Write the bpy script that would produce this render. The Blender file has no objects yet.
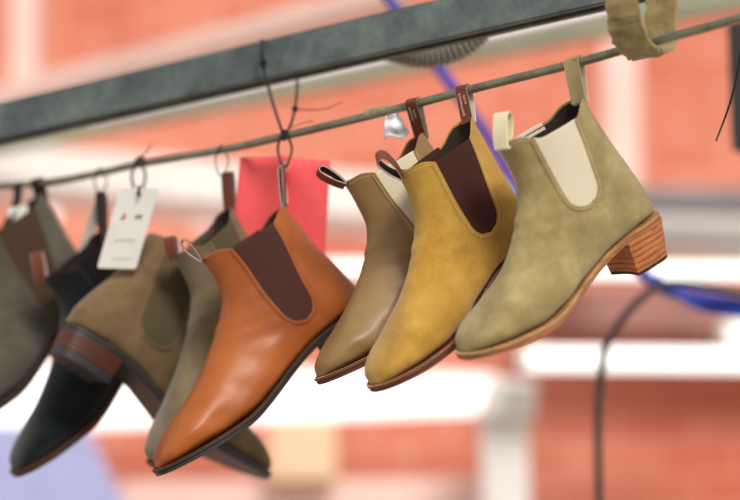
import bpy, math, random
import numpy as np
random.seed(7)
SC = bpy.context.scene
COL = SC.collection
V = lambda *a: np.array(a, float)

# ------------------------------------------------------------------ camera frame
F_PX = 1747.0
PITCH = math.radians(13)
CAM = V(0, 0, 1.55)
_c, _s = math.cos(PITCH), math.sin(PITCH)
RT, FW, UPV = V(1, 0, 0), V(0, _c, _s), V(0, -_s, _c)
def at(px, py, d):
    return CAM + FW*d + RT*((px-370)/F_PX*d) + UPV*((250-py)/F_PX*d)
def zrod(px):
    return 1.08/(.465 + .180*px/740)

# ------------------------------------------------------------------ materials
def lin(c):
    return tuple((x/12.92 if x <= .04045 else ((x+.055)/1.055)**2.4) for x in (c[0]/255, c[1]/255, c[2]/255))
def new_mat(name):
    m = bpy.data.materials.new(name); m.use_nodes = True
    return m, m.node_tree, m.node_tree.nodes['Principled BSDF']
def coords(nt, scale=(1, 1, 1)):
    t = nt.nodes.new('ShaderNodeTexCoord'); mp = nt.nodes.new('ShaderNodeMapping')
    mp.inputs['Scale'].default_value = scale
    nt.links.new(t.outputs['Object'], mp.inputs['Vector'])
    return mp.outputs['Vector']
def noise(nt, vec, scale, detail=4, rough=.55):
    n = nt.nodes.new('ShaderNodeTexNoise'); n.inputs['Scale'].default_value = scale
    n.inputs['Detail'].default_value = detail; n.inputs['Roughness'].default_value = rough
    nt.links.new(vec, n.inputs['Vector']); return n.outputs['Fac']
def ramp(nt, fac, stops):
    r = nt.nodes.new('ShaderNodeValToRGB'); e = r.color_ramp.elements
    while len(e) < len(stops): e.new(.5)
    for i, (p, c) in enumerate(stops):
        e[i].position = p; e[i].color = (*lin(c), 1)
    nt.links.new(fac, r.inputs['Fac']); return r.outputs['Color']
def bump(nt, bs, h, strength, dist=.001, prev=None):
    b = nt.nodes.new('ShaderNodeBump'); b.inputs['Strength'].default_value = strength
    b.inputs['Distance'].default_value = dist
    nt.links.new(h, b.inputs['Height'])
    if prev is not None: nt.links.new(prev, b.inputs['Normal'])
    nt.links.new(b.outputs['Normal'], bs.inputs['Normal']); return b.outputs['Normal']
def mix(nt, fac, a, b, mode='MIX'):
    m = nt.nodes.new('ShaderNodeMix'); m.data_type = 'RGBA'; m.blend_type = mode
    if isinstance(fac, (int, float)): m.inputs[0].default_value = fac
    else: nt.links.new(fac, m.inputs[0])
    nt.links.new(a, m.inputs[6]); nt.links.new(b, m.inputs[7]); return m.outputs[2]
def plain(name, c, rough=.6, metal=0., var=.0, scale=40, bmp=0., spec=.5):
    m, nt, bs = new_mat(name)
    bs.inputs['Roughness'].default_value = rough; bs.inputs['Metallic'].default_value = metal
    bs.inputs['Specular IOR Level'].default_value = spec
    v = coords(nt); n = noise(nt, v, scale)
    k = lambda f: tuple(min(255, max(0, x*f)) for x in c)
    nt.links.new(ramp(nt, n, [(.3, k(1-var)), (.7, k(1+var))]), bs.inputs['Base Color'])
    if bmp: bump(nt, bs, noise(nt, v, scale*8), bmp)
    return m
def suede(name, c, c2, c3=None):
    m, nt, bs = new_mat(name)
    v = coords(nt)
    a = ramp(nt, noise(nt, v, 26, 6, .65), [(.33, c2), (.5, c), (.68, c3 or c)])
    f = ramp(nt, noise(nt, v, 900, 2), [(.3, (205, 205, 205)), (.7, (255, 255, 255))])
    nt.links.new(mix(nt, .55, a, f, 'MULTIPLY'), bs.inputs['Base Color'])
    bs.inputs['Roughness'].default_value = .95; bs.inputs['Specular IOR Level'].default_value = .15
    bs.inputs['Sheen Weight'].default_value = .25; bs.inputs['Sheen Roughness'].default_value = .5
    nb = bump(nt, bs, noise(nt, v, 1100, 3), .35, .0006)
    bump(nt, bs, noise(nt, v, 60, 4), .25, .002, nb)
    return m
def leather(name, c, c2, c3, rough=.38):
    m, nt, bs = new_mat(name)
    v = coords(nt)
    a = ramp(nt, noise(nt, v, 13, 5, .6), [(.3, c2), (.5, c), (.72, c3)])
    nt.links.new(a, bs.inputs['Base Color'])
    bs.inputs['Roughness'].default_value = rough; bs.inputs['Specular IOR Level'].default_value = .5
    nb = bump(nt, bs, noise(nt, v, 700, 3), .12, .0005)
    bump(nt, bs, noise(nt, v, 38, 4), .22, .002, nb)
    return m
def elastic(name, c):
    m, nt, bs = new_mat(name)
    v = coords(nt)
    w = nt.nodes.new('ShaderNodeTexWave'); w.wave_type = 'BANDS'; w.bands_direction = 'X'
    w.inputs['Scale'].default_value = 260; w.inputs['Distortion'].default_value = .3
    nt.links.new(v, w.inputs['Vector'])
    k = lambda f: tuple(min(255, x*f) for x in c)
    nt.links.new(ramp(nt, w.outputs['Fac'], [(0, k(.86)), (1, k(1.06))]), bs.inputs['Base Color'])
    bs.inputs['Roughness'].default_value = .9; bs.inputs['Specular IOR Level'].default_value = .2
    bump(nt, bs, w.outputs['Fac'], .25, .0005)
    return m
def stacked(name, c, c2, period=.005):
    m, nt, bs = new_mat(name)
    v = coords(nt)
    w = nt.nodes.new('ShaderNodeTexWave'); w.wave_type = 'BANDS'; w.bands_direction = 'Z'
    w.inputs['Scale'].default_value = .31/period; w.inputs['Distortion'].default_value = 1.2
    w.inputs['Detail'].default_value = 3; w.inputs['Detail Scale'].default_value = 1.0
    nt.links.new(v, w.inputs['Vector'])
    a = ramp(nt, w.outputs['Fac'], [(0, c2), (.25, c), (1, c)])
    g = ramp(nt, noise(nt, coords(nt, (1, 1, 6)), 60, 5), [(.3, (150, 130, 120)), (.65, (255, 255, 255))])
    nt.links.new(mix(nt, .6, a, g, 'MULTIPLY'), bs.inputs['Base Color'])
    bs.inputs['Roughness'].default_value = .5
    bump(nt, bs, w.outputs['Fac'], .3, .0006)
    return m

M = {}
M['olive'] = suede('olive_suede', (164, 145, 96), (146, 128, 82), (184, 166, 118))
M['mustard'] = suede('mustard_suede', (190, 146, 62), (174, 130, 52), (204, 160, 76))
M['taupe'] = leather('taupe_leather', (142, 110, 66), (130, 99, 58), (152, 120, 74), .42)
M['cognac'] = leather('cognac_leather', (166, 87, 30), (144, 70, 24), (178, 98, 40), .45)
M['sage'] = suede('sage_suede', (124, 107, 82), (110, 94, 70), (136, 119, 94))
M['brown'] = suede('brown_suede', (122, 98, 68), (108, 86, 58), (134, 110, 80))
M['black'] = suede('black_suede', (15, 22, 24), (12, 17, 19), (20, 29, 31))
M['grey'] = suede('grey_suede', (88, 83, 71), (78, 74, 63), (98, 93, 80))
M['gore_cream'] = elastic('cream_elastic', (226, 212, 186))
M['gore_brown'] = elastic('brown_elastic', (70, 38, 34))
M['gore_cognac'] = elastic('maroon_elastic', (78, 46, 42))
M['gore_moss'] = elastic('moss_elastic', (92, 82, 60))
M['gore_dark'] = elastic('dark_elastic', (74, 56, 42))
M['gore_black'] = elastic('black_elastic', (22, 20, 22))
M['lining_dark'] = plain('dark_lining', (46, 26, 22), .7, var=.15)
M['lining_brown'] = plain('brown_lining', (92, 44, 28), .6, var=.15)
M['welt_tan'] = stacked('tan_welt', (190, 136, 88), (160, 108, 66), .02)
M['welt_brown'] = stacked('brown_welt', (126, 70, 42), (96, 50, 30), .02)
M['welt_dark'] = stacked('dark_welt', (64, 44, 34), (40, 28, 24), .02)
M['welt_grey'] = plain('dark_grey_welt', (62, 58, 56), .5, var=.1)
M['sole_tan'] = stacked('tan_sole_edge', (176, 116, 70), (136, 84, 46), .0025)
M['sole_brown'] = stacked('brown_sole_edge', (98, 52, 34), (70, 36, 24), .0025)
M['sole_dark'] = plain('dark_sole_edge', (44, 38, 38), .32, var=.2)
M['heel_tan'] = stacked('tan_stacked_heel', (200, 122, 66), (146, 80, 42), .0062)
M['heel_red'] = stacked('red_brown_stacked_heel', (88, 42, 26), (60, 28, 18), .005)
M['rubber'] = plain('black_rubber', (30, 28, 28), .6)
M['rubber_grey'] = plain('grey_rubber', (46, 44, 46), .5)
M['thread_pale'] = plain('pale_thread', (226, 196, 150), .8)
M['thread_gold'] = plain('gold_thread', (214, 172, 96), .8)
M['thread_brown'] = plain('brown_thread', (134, 84, 48), .8)
M['tab_leather'] = leather('tab_leather', (104, 48, 30), (88, 38, 24), (120, 58, 36), .42)
M['tab_lining'] = plain('tab_lining', (205, 190, 182), .8, var=.06)
M['tab_dark'] = plain('tab_dark_inside', (44, 26, 22), .7)
M['tab_olive'] = suede('tab_olive', (170, 152, 106), (150, 134, 90), (186, 170, 124))
M['tab_cream'] = plain('tab_cream', (226, 214, 180), .85, var=.04, bmp=.2)
M['print'] = plain('tab_print', (222, 190, 160), .6)
M['wire_black'] = plain('black_wire', (24, 22, 24), .5)
M['twine'] = plain('pale_twine', (196, 176, 160), .9, var=.1)

# ------------------------------------------------------------------ mesh helpers
def mesh(name, verts, faces, mat, parent=None, smooth=True):
    me = bpy.data.meshes.new(name)
    me.from_pydata([tuple(map(float, p)) for p in verts], [], faces)
    me.materials.append(mat); me.validate(); me.update()
    if smooth:
        me.polygons.foreach_set('use_smooth', [True]*len(me.polygons))
        me.set_sharp_from_angle(angle=math.radians(42))
    o = bpy.data.objects.new(name, me); COL.objects.link(o)
    if parent is not None: o.parent = parent
    return o
class MB:
    def __init__(s): s.v = []; s.f = []
    def add(s, v, f):
        b = len(s.v); s.v += [np.asarray(p, float) for p in v]; s.f += [tuple(i+b for i in q) for q in f]; return s
    def build(s, name, mat, parent=None, smooth=True): return mesh(name, s.v, s.f, mat, parent, smooth)
def tag(o, label=None, cat=None, group=None, kind=None):
    if label: o['label'] = label
    if cat: o['category'] = cat
    if group: o['group'] = group
    if kind: o['kind'] = kind
    return o
def box(mb, lo, hi, R=np.eye(3), o=V(0, 0, 0)):
    p = [R @ V(x, y, z) + o for x in (lo[0], hi[0]) for y in (lo[1], hi[1]) for z in (lo[2], hi[2])]
    mb.add(p, [(0, 1, 3, 2), (4, 6, 7, 5), (0, 4, 5, 1), (2, 3, 7, 6), (0, 2, 6, 4), (1, 5, 7, 3)]); return mb
def unit(a): return a/(np.linalg.norm(a)+1e-12)
def spline(pts, n):
    P = np.array(pts, float); k = len(P)
    if k == 2: return [P[0]+(P[1]-P[0])*i/(n-1) for i in range(n)]
    out = []
    for i in range(n):
        t = i/(n-1)*(k-1); j = min(int(t), k-2); f = t-j
        p0 = P[j-1] if j > 0 else 2*P[0]-P[1]; p3 = P[j+2] if j+2 < k else 2*P[-1]-P[-2]
        p1, p2 = P[j], P[j+1]
        out.append(.5*((2*p1)+(-p0+p2)*f+(2*p0-5*p1+4*p2-p3)*f*f+(-p0+3*p1-3*p2+p3)*f**3))
    return out
def tube(mb, pts, r, seg=10, n=None, rfun=None, closed=False):
    P = spline(pts, n) if n else [np.asarray(p, float) for p in pts]
    N = len(P); up = V(0, 0, 1); rings = []
    t0 = unit(P[1]-P[0]); a = unit(np.cross(t0, up if abs(t0[2]) < .9 else V(1, 0, 0)))
    for i in range(N):
        t = unit(P[min(i+1, N-1)]-P[max(i-1, 0)]); a = unit(a-t*np.dot(a, t)); b = np.cross(t, a)
        rr = rfun(i/(N-1)) if rfun else r
        rings.append([P[i]+rr*(a*math.cos(2*math.pi*k/seg)+b*math.sin(2*math.pi*k/seg)) for k in range(seg)])
    v = [p for q in rings for p in q]; f = []
    for i in range(N-1):
        for k in range(seg):
            k2 = (k+1) % seg; f.append((i*seg+k, i*seg+k2, (i+1)*seg+k2, (i+1)*seg+k))
    f.append(tuple(range(seg-1, -1, -1))); f.append(tuple((N-1)*seg+k for k in range(seg)))
    mb.add(v, f); return mb
def strap(mb, pts, wdir, width, th, inner=0., n=36, taper=None):
    """ribbon along pts; thickness grows to the side n = t x w, starting at `inner`."""
    P = spline(pts, n); N = len(P); v = []; f = []
    for i in range(N):
        t = unit(P[min(i+1, N-1)]-P[max(i-1, 0)])
        wd = wdir(i/(N-1)) if callable(wdir) else wdir
        w = unit(wd-t*np.dot(wd, t)); nn = np.cross(t, w)
        hw = width/2*(taper(i/(N-1)) if taper else 1)
        for (a, b) in ((-1, 0), (-.94, 1), (.94, 1), (1, 0)):
            v.append(P[i]+w*a*hw+nn*(inner+th*b))
    for i in range(N-1):
        for k in range(4):
            k2 = (k+1) % 4; f.append((i*4+k, (i+1)*4+k, (i+1)*4+k2, i*4+k2))
    f.append((0, 1, 2, 3)); f.append((N*4-1, N*4-2, N*4-3, N*4-4))
    mb.add(v, f); return mb
def empty(name, loc, R=np.eye(3)):
    import mathutils
    o = bpy.data.objects.new(name, None); COL.objects.link(o)
    o.empty_display_size = .05
    m = mathutils.Matrix([list(map(float, r)) for r in R]).to_4x4(); m.translation = mathutils.Vector(tuple(map(float, loc)))
    o.matrix_world = m
    return o
def ss(a, b, x):
    t = min(1., max(0., (x-a)/(b-a))); return t*t*(3-2*t)

# ------------------------------------------------------------------ boot shape (local frame: x to the toe, z up from the ground, y sideways)
SECT = [  # front point, back point, half width, n front half, n back half
 ((.129,.183),(.014,.182),.0345,2.1,2.1), ((.1285,.162),(.013,.158),.0345,2.1,2.1), ((.1325,.140),(.010,.128),.0345,2.1,2.1),
 ((.1425,.124),(.004,.100),.0350,2.1,2.15), ((.156,.1105),(-.001,.074),.0355,2.1,2.2), ((.168,.0995),(-.003,.053),.0355,2.1,2.2),
 ((.180,.0905),(-.0005,.040),.0350,2.1,2.3), ((.191,.083),(.034,.0378),.0355,2.1,2.7), ((.202,.0758),(.080,.0335),.0365,2.1,3.0),
 ((.214,.0690),(.125,.0215),.0390,2.1,3.2), ((.2275,.0620),(.165,.0105),.0430,2.1,3.4), ((.2425,.0550),(.205,.0080),.0455,2.15,3.4),
 ((.2585,.0480),(.238,.0100),.0445,2.2,3.2), ((.2735,.0405),(.262,.0125),.0385,2.25,3.0), ((.2865,.0315),(.2810,.0145),.0275,2.3,2.6),
 ((.2940,.0205),(.2925,.0160),.0105,2.2,2.2)]
SV = np.array([[*a, *b, w, n1, n2] for a, b, w, n1, n2 in SECT])
_CR = {}
def cr(A, t):
    if A is SV:
        k_ = round(float(t), 7)
        if k_ not in _CR: _CR[k_] = cr0(A, t)
        return _CR[k_]
    return cr0(A, t)
def cr0(A, t):
    k = len(A); t = min(max(t, 0), k-1); j = min(int(t), k-2); f = t-j
    p0 = A[j-1] if j > 0 else 2*A[0]-A[1]; p3 = A[j+2] if j+2 < k else 2*A[-1]-A[-2]
    return .5*((2*A[j])+(-p0+A[j+1])*f+(2*p0-5*A[j]+4*A[j+1]-p3)*f*f+(-p0+3*A[j]-3*A[j+1]+p3)*f**3)
OUT = [(-.0020,0),(-.0015,.010),(.0015,.0195),(.010,.0262),(.028,.0305),(.055,.0318),(.085,.0305),(.115,.0310),(.145,.0355),
       (.175,.0432),(.205,.0482),(.232,.0490),(.256,.0455),(.275,.0375),(.2885,.0275),(.2970,.0145),(.2995,0)]
def feather(u):
    a = .038+(.0080-.038)*ss(.055, .195, u)
    return a + .0095*max(0, (u-.19)/.108)**1.6

class Boot:
    def __init__(s, name, tb, zb, yaw, pit, roll, sc=1, lean=.1, ws=1, hs=1, ls=1, hh=.03, side=1, near=1, hump=.010, gore=None, toe=0, fhump=.010):
        s.fhump = fhump
        s.sc, s.lean, s.ws, s.hs, s.ls, s.dh, s.side, s.near, s.hump, s.toe = sc, lean, ws, hs, ls, hh-.03, side, near, hump, toe
        s.hh = hh; s.name = name
        cy, sy = math.cos(yaw), math.sin(yaw); c2, s2 = math.cos(pit), math.sin(pit); c3, s3 = math.cos(roll), math.sin(roll)
        s.R = np.array([[cy,-sy,0],[sy,cy,0],[0,0,1]]) @ np.array([[c2,0,s2],[0,1,0],[-s2,0,c2]]) @ np.array([[1,0,0],[0,c3,-s3],[0,s3,c3]])
        s.gore = gore or dict(top=(.063,.181), bot=(.072,.082), w0=.0235, w1=.0165)
        s.O = V(0, 0, 0)
        tbl = s.fin(V(*s.raw(0, math.pi)))
        tbl = s.fin(V(.014, 0, .192+hump-.010))
        s.O = at(tb[0], tb[1], zb) - s.R @ tbl
        s.root = empty(name, s.O, s.R)
    def fin(s, q):   # sub-shape to final local coordinates: heel height, lean, proportions
        u, w, v = q
        v = v + s.dh*max(0, 1-u/.2)
        return s.fin2(V(u, w, v))
    def fin2(s, q):
        u, w, v = q
        if u > 0: u = u*(1+(s.ls-1)*(1-ss(.1, .17, v)))
        b = ss(.07, .15, v)
        u2 = u + s.lean*max(0, v-.06) + (s.ws-1)*(u-.068)*b
        v2 = v + (s.hs-1)*max(0, v-.05)
        w2 = w - s.side*.005*math.sin(math.pi*max(0, min(1, (u-.05)/.26)))
        return V(u2, w2, v2)*s.sc
    def loc(s, P): return s.R.T @ (np.asarray(P)-s.O)
    def world(s, p): return s.O + s.R @ np.asarray(p)
    def raw(s, t, th, inset=0., widen=0.):
        q = cr(SV, t); F = V(q[0], q[1]); B = V(q[2], q[3]); W = q[4]-inset
        d = unit(B-F); F = F+d*inset; B = B-d*inset
        c, si = math.cos(th), math.sin(th)
        k = ss(-.25, .25, c); n = q[6]+(q[5]-q[6])*k
        cc = math.copysign(abs(c)**(2/n), c); w = W*math.copysign(abs(si)**(2/n), si)
        sf = (1-cc)/2; P = F+(B-F)*sf
        fade = 1-ss(0, 2.2, t)
        P = P + V(0, 1)*fade*(s.hump*ss(.70, .93, sf) + s.fhump*(1-ss(.09, .30, sf)))
        w *= 1 - .10*fade*ss(.6, .95, sf)
        return P[0], w, P[1]
    def surf(s, t, th, inset=0.): return s.fin(V(*s.raw(t, th, inset)))
    def on(s, t, th, off):
        p = s.surf(t, th); a = s.surf(t+.02, th)-s.surf(max(0, t-.02), th); b = s.surf(t, th+.02)-s.surf(t, th-.02)
        n = unit(np.cross(a, b)); c = s.surf(t, 0)*.5+s.surf(t, math.pi)*.5
        if np.dot(n, p-c) < 0: n = -n
        return p+n*off
    def inv(s, u, v):
        g = lambda t: (lambda q: (q[2]-q[0])*(v-q[1])-(q[3]-q[1])*(u-q[0]))(cr(SV, t))
        lo, hi = -0.0, 7.0; glo = g(lo)
        if v > cr(SV, 0)[1]-.002: return 0., s.th_of(0, u, v)
        for _ in range(40):
            m = (lo+hi)/2
            if (g(m) > 0) == (glo > 0): lo = m
            else: hi = m
        t = (lo+hi)/2
        return t, s.th_of(t, u, v)
    def th_of(s, t, u, v):
        q = cr(SV, t); F = V(q[0], q[1]); B = V(q[2], q[3]); L = np.linalg.norm(B-F)
        sf = min(.985, max(.015, np.dot(V(u, v)-F, (B-F)/L)/L)); cc = 1-2*sf
        n = q[5] if cc > 0 else q[6]
        return math.acos(math.copysign(abs(cc)**(n/2), cc))
    def gore_pt(s, a, b):
        g = s.gore; u = g['top'][0]+(g['bot'][0]-g['top'][0])*b; v = g['top'][1]+(g['bot'][1]-g['top'][1])*b
        hw = g['w0']+(g['w1']-g['w0'])*b
        r = .20
        if b > 1-r: hw *= math.sqrt(max(0, 1-((b-(1-r))/r)**2))
        return s.inv(u+a*hw, v)

    def build(s, m_up, m_gore, m_lin, m_welt, m_sole, m_heel, m_lift, m_thread, lift=.005, edge=.0011):
        NT, NH = 84, 72
        # upper
        ts = [15*(i/(NT-1)) for i in range(NT)]
        mb = MB(); v = []
        ths = [2*math.pi*k/NH for k in range(NH)]
        v += [s.surf(.22, th, .0026) for th in ths] + [s.surf(0, th, .0022) for th in ths] + [s.surf(0, th, .0016)+V(0, 0, .0005) for th in ths]
        rng = random.Random(hash(s.name) % 1000 if False else len(s.name))
        ph = [rng.uniform(0, 6) for _ in range(6)]
        for i, t in enumerate(ts):
            for th in ths:
                p = s.surf(t, th)
                a = ss(.3, 1.5, t)*(1-ss(12, 15, t))
                k = .0009*a*(.25+.75*ss(4, 7, t))*(math.sin(60*p[0]+90*p[2]+ph[0]+2*math.sin(th+ph[1]))+.7*math.sin(140*p[0]-70*p[2]+ph[2]+th*2))
                crs = .0007*math.exp(-((t-4.2)/1.1)**2)*max(0, math.cos(th))*math.sin(t*5+ph[3]+.6*math.sin(3*th))
                c = (s.surf(t, 0)+s.surf(t, math.pi))*.5
                v.append(p+unit(p-c)*(k*abs(math.sin(th))+crs))
        R_ = NT+3
        f = []
        for i in range(R_-1):
            for k in range(NH):
                k2 = (k+1) % NH; f.append((i*NH+k, i*NH+k2, (i+1)*NH+k2, (i+1)*NH+k))
        f.append(tuple((R_-1)*NH+k for k in range(NH)))
        mb.add(v, f)
        # raised leather edge round each gore
        for sd in (1, -1):
            for off, rr in ((.0009, edge),):
                path = []
                for (a, bs_) in [(-1, [i/26 for i in range(27)])]:
                    left = [s.gore_pt(-1, b) for b in bs_]
                    right = [s.gore_pt(1, b) for b in bs_][::-1]
                    path = left+right[1:]
                pts = [s.on(t, sd*th, off) for t, th in path]
                N = len(pts); vv = []; ff = []; seg = 6
                cen = s.on(*[x if i == 0 else sd*x for i, x in enumerate(s.gore_pt(0, .5))], off)
                for i in range(N):
                    tg = unit(pts[min(i+1, N-1)]-pts[max(i-1, 0)])
                    t, th = path[i]
                    nn = unit(s.on(t, sd*th, .002)-s.on(t, sd*th, 0.))
                    ow = unit(np.cross(tg, nn))
                    if np.dot(ow, pts[i]-cen) < 0: ow = -ow
                    for (x, y) in ((-.0012, -.0004), (-.0010, .0006), (.0004, .0008), (.0030, .0003), (.0050, -.0009), (.002, -.0016)):
                        vv.append(pts[i]+ow*x+nn*y)
                for i in range(N-1):
                    for k in range(seg):
                        k2 = (k+1) % seg; ff.append((i*seg+k, i*seg+k2, (i+1)*seg+k2, (i+1)*seg+k))
                ff.append(tuple(range(seg))); ff.append(tuple((N-1)*seg+k for k in range(seg)))
                mb.add(vv, ff)
        up = mb.build('upper', m_up, s.root)
        # gores
        for sd in (1, -1):
            A, B_ = 18, 30; gv = []; gf = []
            for j in range(B_+1):
                for i in range(A+1):
                    t, th = s.gore_pt(-1+2*i/A, j/B_); gv.append(s.on(t, sd*th, .0011))
            for j in range(B_):
                for i in range(A):
                    q = j*(A+1)+i; gf.append((q, q+1, q+A+2, q+A+1))
            # closed top fold over the rim
            top = gv[:A+1]; base = len(gv)
            for i in range(A+1):
                t, th = s.gore_pt(-1+2*i/A, 0); gv.append(s.on(0, sd*th, .0006)+V(0, 0, .0014))
            for i in range(A+1):
                t, th = s.gore_pt(-1+2*i/A, 0); gv.append(s.on(0, sd*th, -.0022)+V(0, 0, .0010))
            for i in range(A+1):
                t, th = s.gore_pt(-1+2*i/A, 0); gv.append(s.on(.3, sd*th, -.0034))
            for q0, q1 in ((0, base), (base, base+A+1), (base+A+1, base+2*A+2)):
                for i in range(A): gf.append((q0+i, q0+i+1, q1+i+1, q1+i))
            mesh('elastic_gore', gv, gf, m_gore, s.root)
        # lining
        lv = []; lf = []; n2 = 26; H2 = 48
        for i in range(n2):
            t = .08+6.0*i/(n2-1)
            lv += [s.surf(t, 2*math.pi*k/H2, .0032) for k in range(H2)]
        for i in range(n2-1):
            for k in range(H2):
                k2 = (k+1) % H2; lf.append((i*H2+k, (i+1)*H2+k, (i+1)*H2+k2, i*H2+k2))
        lf.append(tuple((n2-1)*H2+k for k in range(H2)))
        mesh('lining', lv, lf, m_lin, s.root)
        # soles
        oc = spline([V(a, b, 0) for a, b in OUT], 96)
        def slab(nm, mat, ztop, th, ins, par=s.root, wav=0):
            sv = []; sf_ = []
            rings = ((ins+.004, 0), (ins+.0006, 0), (ins, -.0006), (ins, -th+.0006), (ins+.0006, -th), (ins+.004, -th))
            n = len(oc)
            for sg in (1, -1):
                for (I, dz) in rings:
                    for q in oc:
                        u = .147+(q[0]-.147)*(1-I/.15); w = max(0, q[1]-I) if q[1] > .004 else q[1]*.6
                        if q[1] == 0: w = 0
                        sv.append(s.fin(V(u, sg*w, feather(u)+ztop+dz)))
            K = len(rings)
            for g in range(2):
                for r in range(K-1):
                    for i in range(n-1):
                        a = (g*K+r)*n+i; b = a+1; c = b+n; d = a+n
                        sf_.append((a, b, c, d) if g == 0 else (d, c, b, a))
            for r in (0, K-1):
                for i in range(n-1):
                    a = r*n+i; b = (K+r)*n+i
                    sf_.append((a, b, b+1, a+1) if r == 0 else (a+1, b+1, b, a))
            return mesh(nm, sv, sf_, mat, par)
        welt = slab('welt', m_welt, .0008, .0034, 0)
        sole = slab('outsole', m_sole, -.0028, .0048, .0008)
        # heel
        top = .038-.0072+s.dh; hz = lift
        def heel(nm, mat, z0, z1):
            hv = []; hf = []
            ho = [q for q in spline([V(a, b, 0) for a, b in OUT], 200) if q[0] <= .064*(1 if s.dh < .01 else 1.0)]
            ring = [(q[0], q[1]) for q in ho]
            ue, we = ring[-1]
            ring += [(ue-.0035*math.sin(math.pi*k/10/2), we*(1-k/10)) for k in range(1, 11)]
            full = ring + [(u, -w) for u, w in ring[::-1][1:-1]]
            levels = [z0, z0+.0004, (z0+z1)/2, z1-.0004, z1]; n = len(full)
            for li, z in enumerate(levels):
                k = (top-z)/top; sc_ = 1-(.06+(.10 if s.dh > .01 else 0))*k
                e = .0005 if li in (0, 4) else 0
                for u, w in full:
                    uu = .030+(u-.030)*(sc_-e*20)+ (.004 if s.dh > .01 else .001)*k; hv.append(s.fin2(V(uu, w*(sc_-e*20), z)))
            for li in range(4):
                for i in range(n):
                    i2 = (i+1) % n; hf.append((li*n+i, li*n+i2, (li+1)*n+i2, (li+1)*n+i))
            hf.append(tuple(range(n))); hf.append(tuple(4*n+i for i in range(n)))
            return mesh(nm, hv, hf, mat, s.root)
        heel('heel', m_heel, top, hz); heel('heel_cap', m_lift, hz+.0002, 0)
        # stitching
        st = MB()
        def flush():
            nonlocal st
            if st.v: st.build('stitching', m_thread, s.root)
            st = MB()
        def dash(P, ln, gap, r, nrm):
            P = [np.asarray(p) for p in P]; L = 0; i = 0
            d = [0]
            for a, b in zip(P, P[1:]): d.append(d[-1]+np.linalg.norm(b-a))
            P = np.array(P); d = np.array(d); N_ = np.array(nrm)
            x = gap
            while x+ln < d[-1]:
                a = V(*[np.interp(x, d, P[:, k]) for k in range(3)]); b = V(*[np.interp(x+ln, d, P[:, k]) for k in range(3)])
                nn = unit(V(*[np.interp(x, d, N_[:, k]) for k in range(3)])); tdir = unit(b-a); sd_ = np.cross(tdir, nn)
                v4 = []
                for q, h in ((a, -.3), (a+(b-a)*.25, 1), (a+(b-a)*.75, 1), (b, -.3)):
                    v4 += [q+sd_*r+nn*r*h*.2, q+nn*r*(h), q-sd_*r+nn*r*h*.2]
                st.add(v4, [(0, 1, 4, 3), (1, 2, 5, 4), (3, 4, 7, 6), (4, 5, 8, 7), (6, 7, 10, 9), (7, 8, 11, 10)])
                x += ln+gap
        pw = []; nw = []
        for sg in (1, -1):
            P = []; Nn = []
            for q in oc:
                if q[0] < .075: continue
                w = max(0, q[1]-.0012); u = .147+(q[0]-.147)*(1-.0012/.15)
                P.append(s.fin(V(u, sg*w, feather(u)+.0010))); Nn.append(V(-.2, 0, 1))
            dash(P, .0022, .0012, .00055, Nn)
        flush()
        for sd in (1, -1):
            path = [s.gore_pt(-1, i/26) for i in range(27)]+[s.gore_pt(1, i/26) for i in range(27)][::-1][1:]
            P = [s.on(t, sd*th, .0018) for t, th in path]; cen = s.on(s.gore_pt(0, .5)[0], sd*s.gore_pt(0, .5)[1], 0)
            Nn = [unit(s.on(t, sd*th, .002)-s.on(t, sd*th, 0.)) for t, th in path]
            Q = []
            for i, p in enumerate(P):
                tg = unit(P[min(i+1, len(P)-1)]-P[max(i-1, 0)]); ow = np.cross(tg, Nn[i])
                if np.dot(ow, p-cen) < 0: ow = -ow
                Q.append(p+ow*.0022)
            dash(Q, .0016, .0010, .00028, Nn)
            g0 = s.gore_pt(1, 0)[1]
            th_ = [g0*i/12 for i in range(13)]
            dash([s.on(.17, sd*t, .0004) for t in th_], .0016, .0010, .00028, [unit(s.on(.17, sd*t, .002)-s.on(.17, sd*t, 0)) for t in th_])
            flush()
        return s

# pull tabs ---------------------------------------------------------
def pull_tab(boot, pts, wdir, width, m_out, m_in, nm='pull_tab', th=.0009, n=40, textile=None):
    """pts in world space, ordered so that the outer face is on the t x w side"""
    P = [boot.loc(p) for p in pts]
    W = boot.R.T @ wdir if not callable(wdir) else (lambda f: boot.R.T @ wdir(f))
    a = MB(); strap(a, P, W, width, th, 0, n); o = a.build(nm, m_out, boot.root)
    b = MB(); strap(b, P, W, width*1.05, -.0008, 0, n); b.build('tab_lining', m_in, o)
    if m_in is M['tab_lining'] and not textile:
        c = MB(); strap(c, P, W, width*.86, -.0004, -.0008, n); c.build('tab_inside', M['tab_dark'], o)
    return o
LET = .0012
def tab_text(boot, tab, P0, P1, face_n, size, txt='R.M.WILLIAMS', off=0.):
    """printing along the strand from P0 to P1 (world)"""
    import mathutils
    cu = bpy.data.curves.new('print', 'FONT'); cu.body = txt; cu.size = size; cu.extrude = .00012; cu.align_x = 'CENTER'; cu.align_y = 'CENTER'
    t = bpy.data.objects.new('t', cu); COL.objects.link(t)
    bpy.context.view_layer.update()
    me = bpy.data.meshes.new_from_object(t.evaluated_get(bpy.context.evaluated_depsgraph_get()))
    bpy.data.objects.remove(t)
    x = unit(P1-P0); z = unit(face_n-x*np.dot(face_n, x)); y = np.cross(z, x)
    C = (P0+P1)/2+z*LET+y*off
    me.materials.clear(); me.materials.append(M['print'])
    for vt in me.vertices:
        w = C + x*vt.co[0]+y*vt.co[1]+z*vt.co[2]
        q = boot.loc(w); vt.co = tuple(map(float, q))
    o = bpy.data.objects.new('lettering', me); COL.objects.link(o); o.parent = tab
    return o

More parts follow.
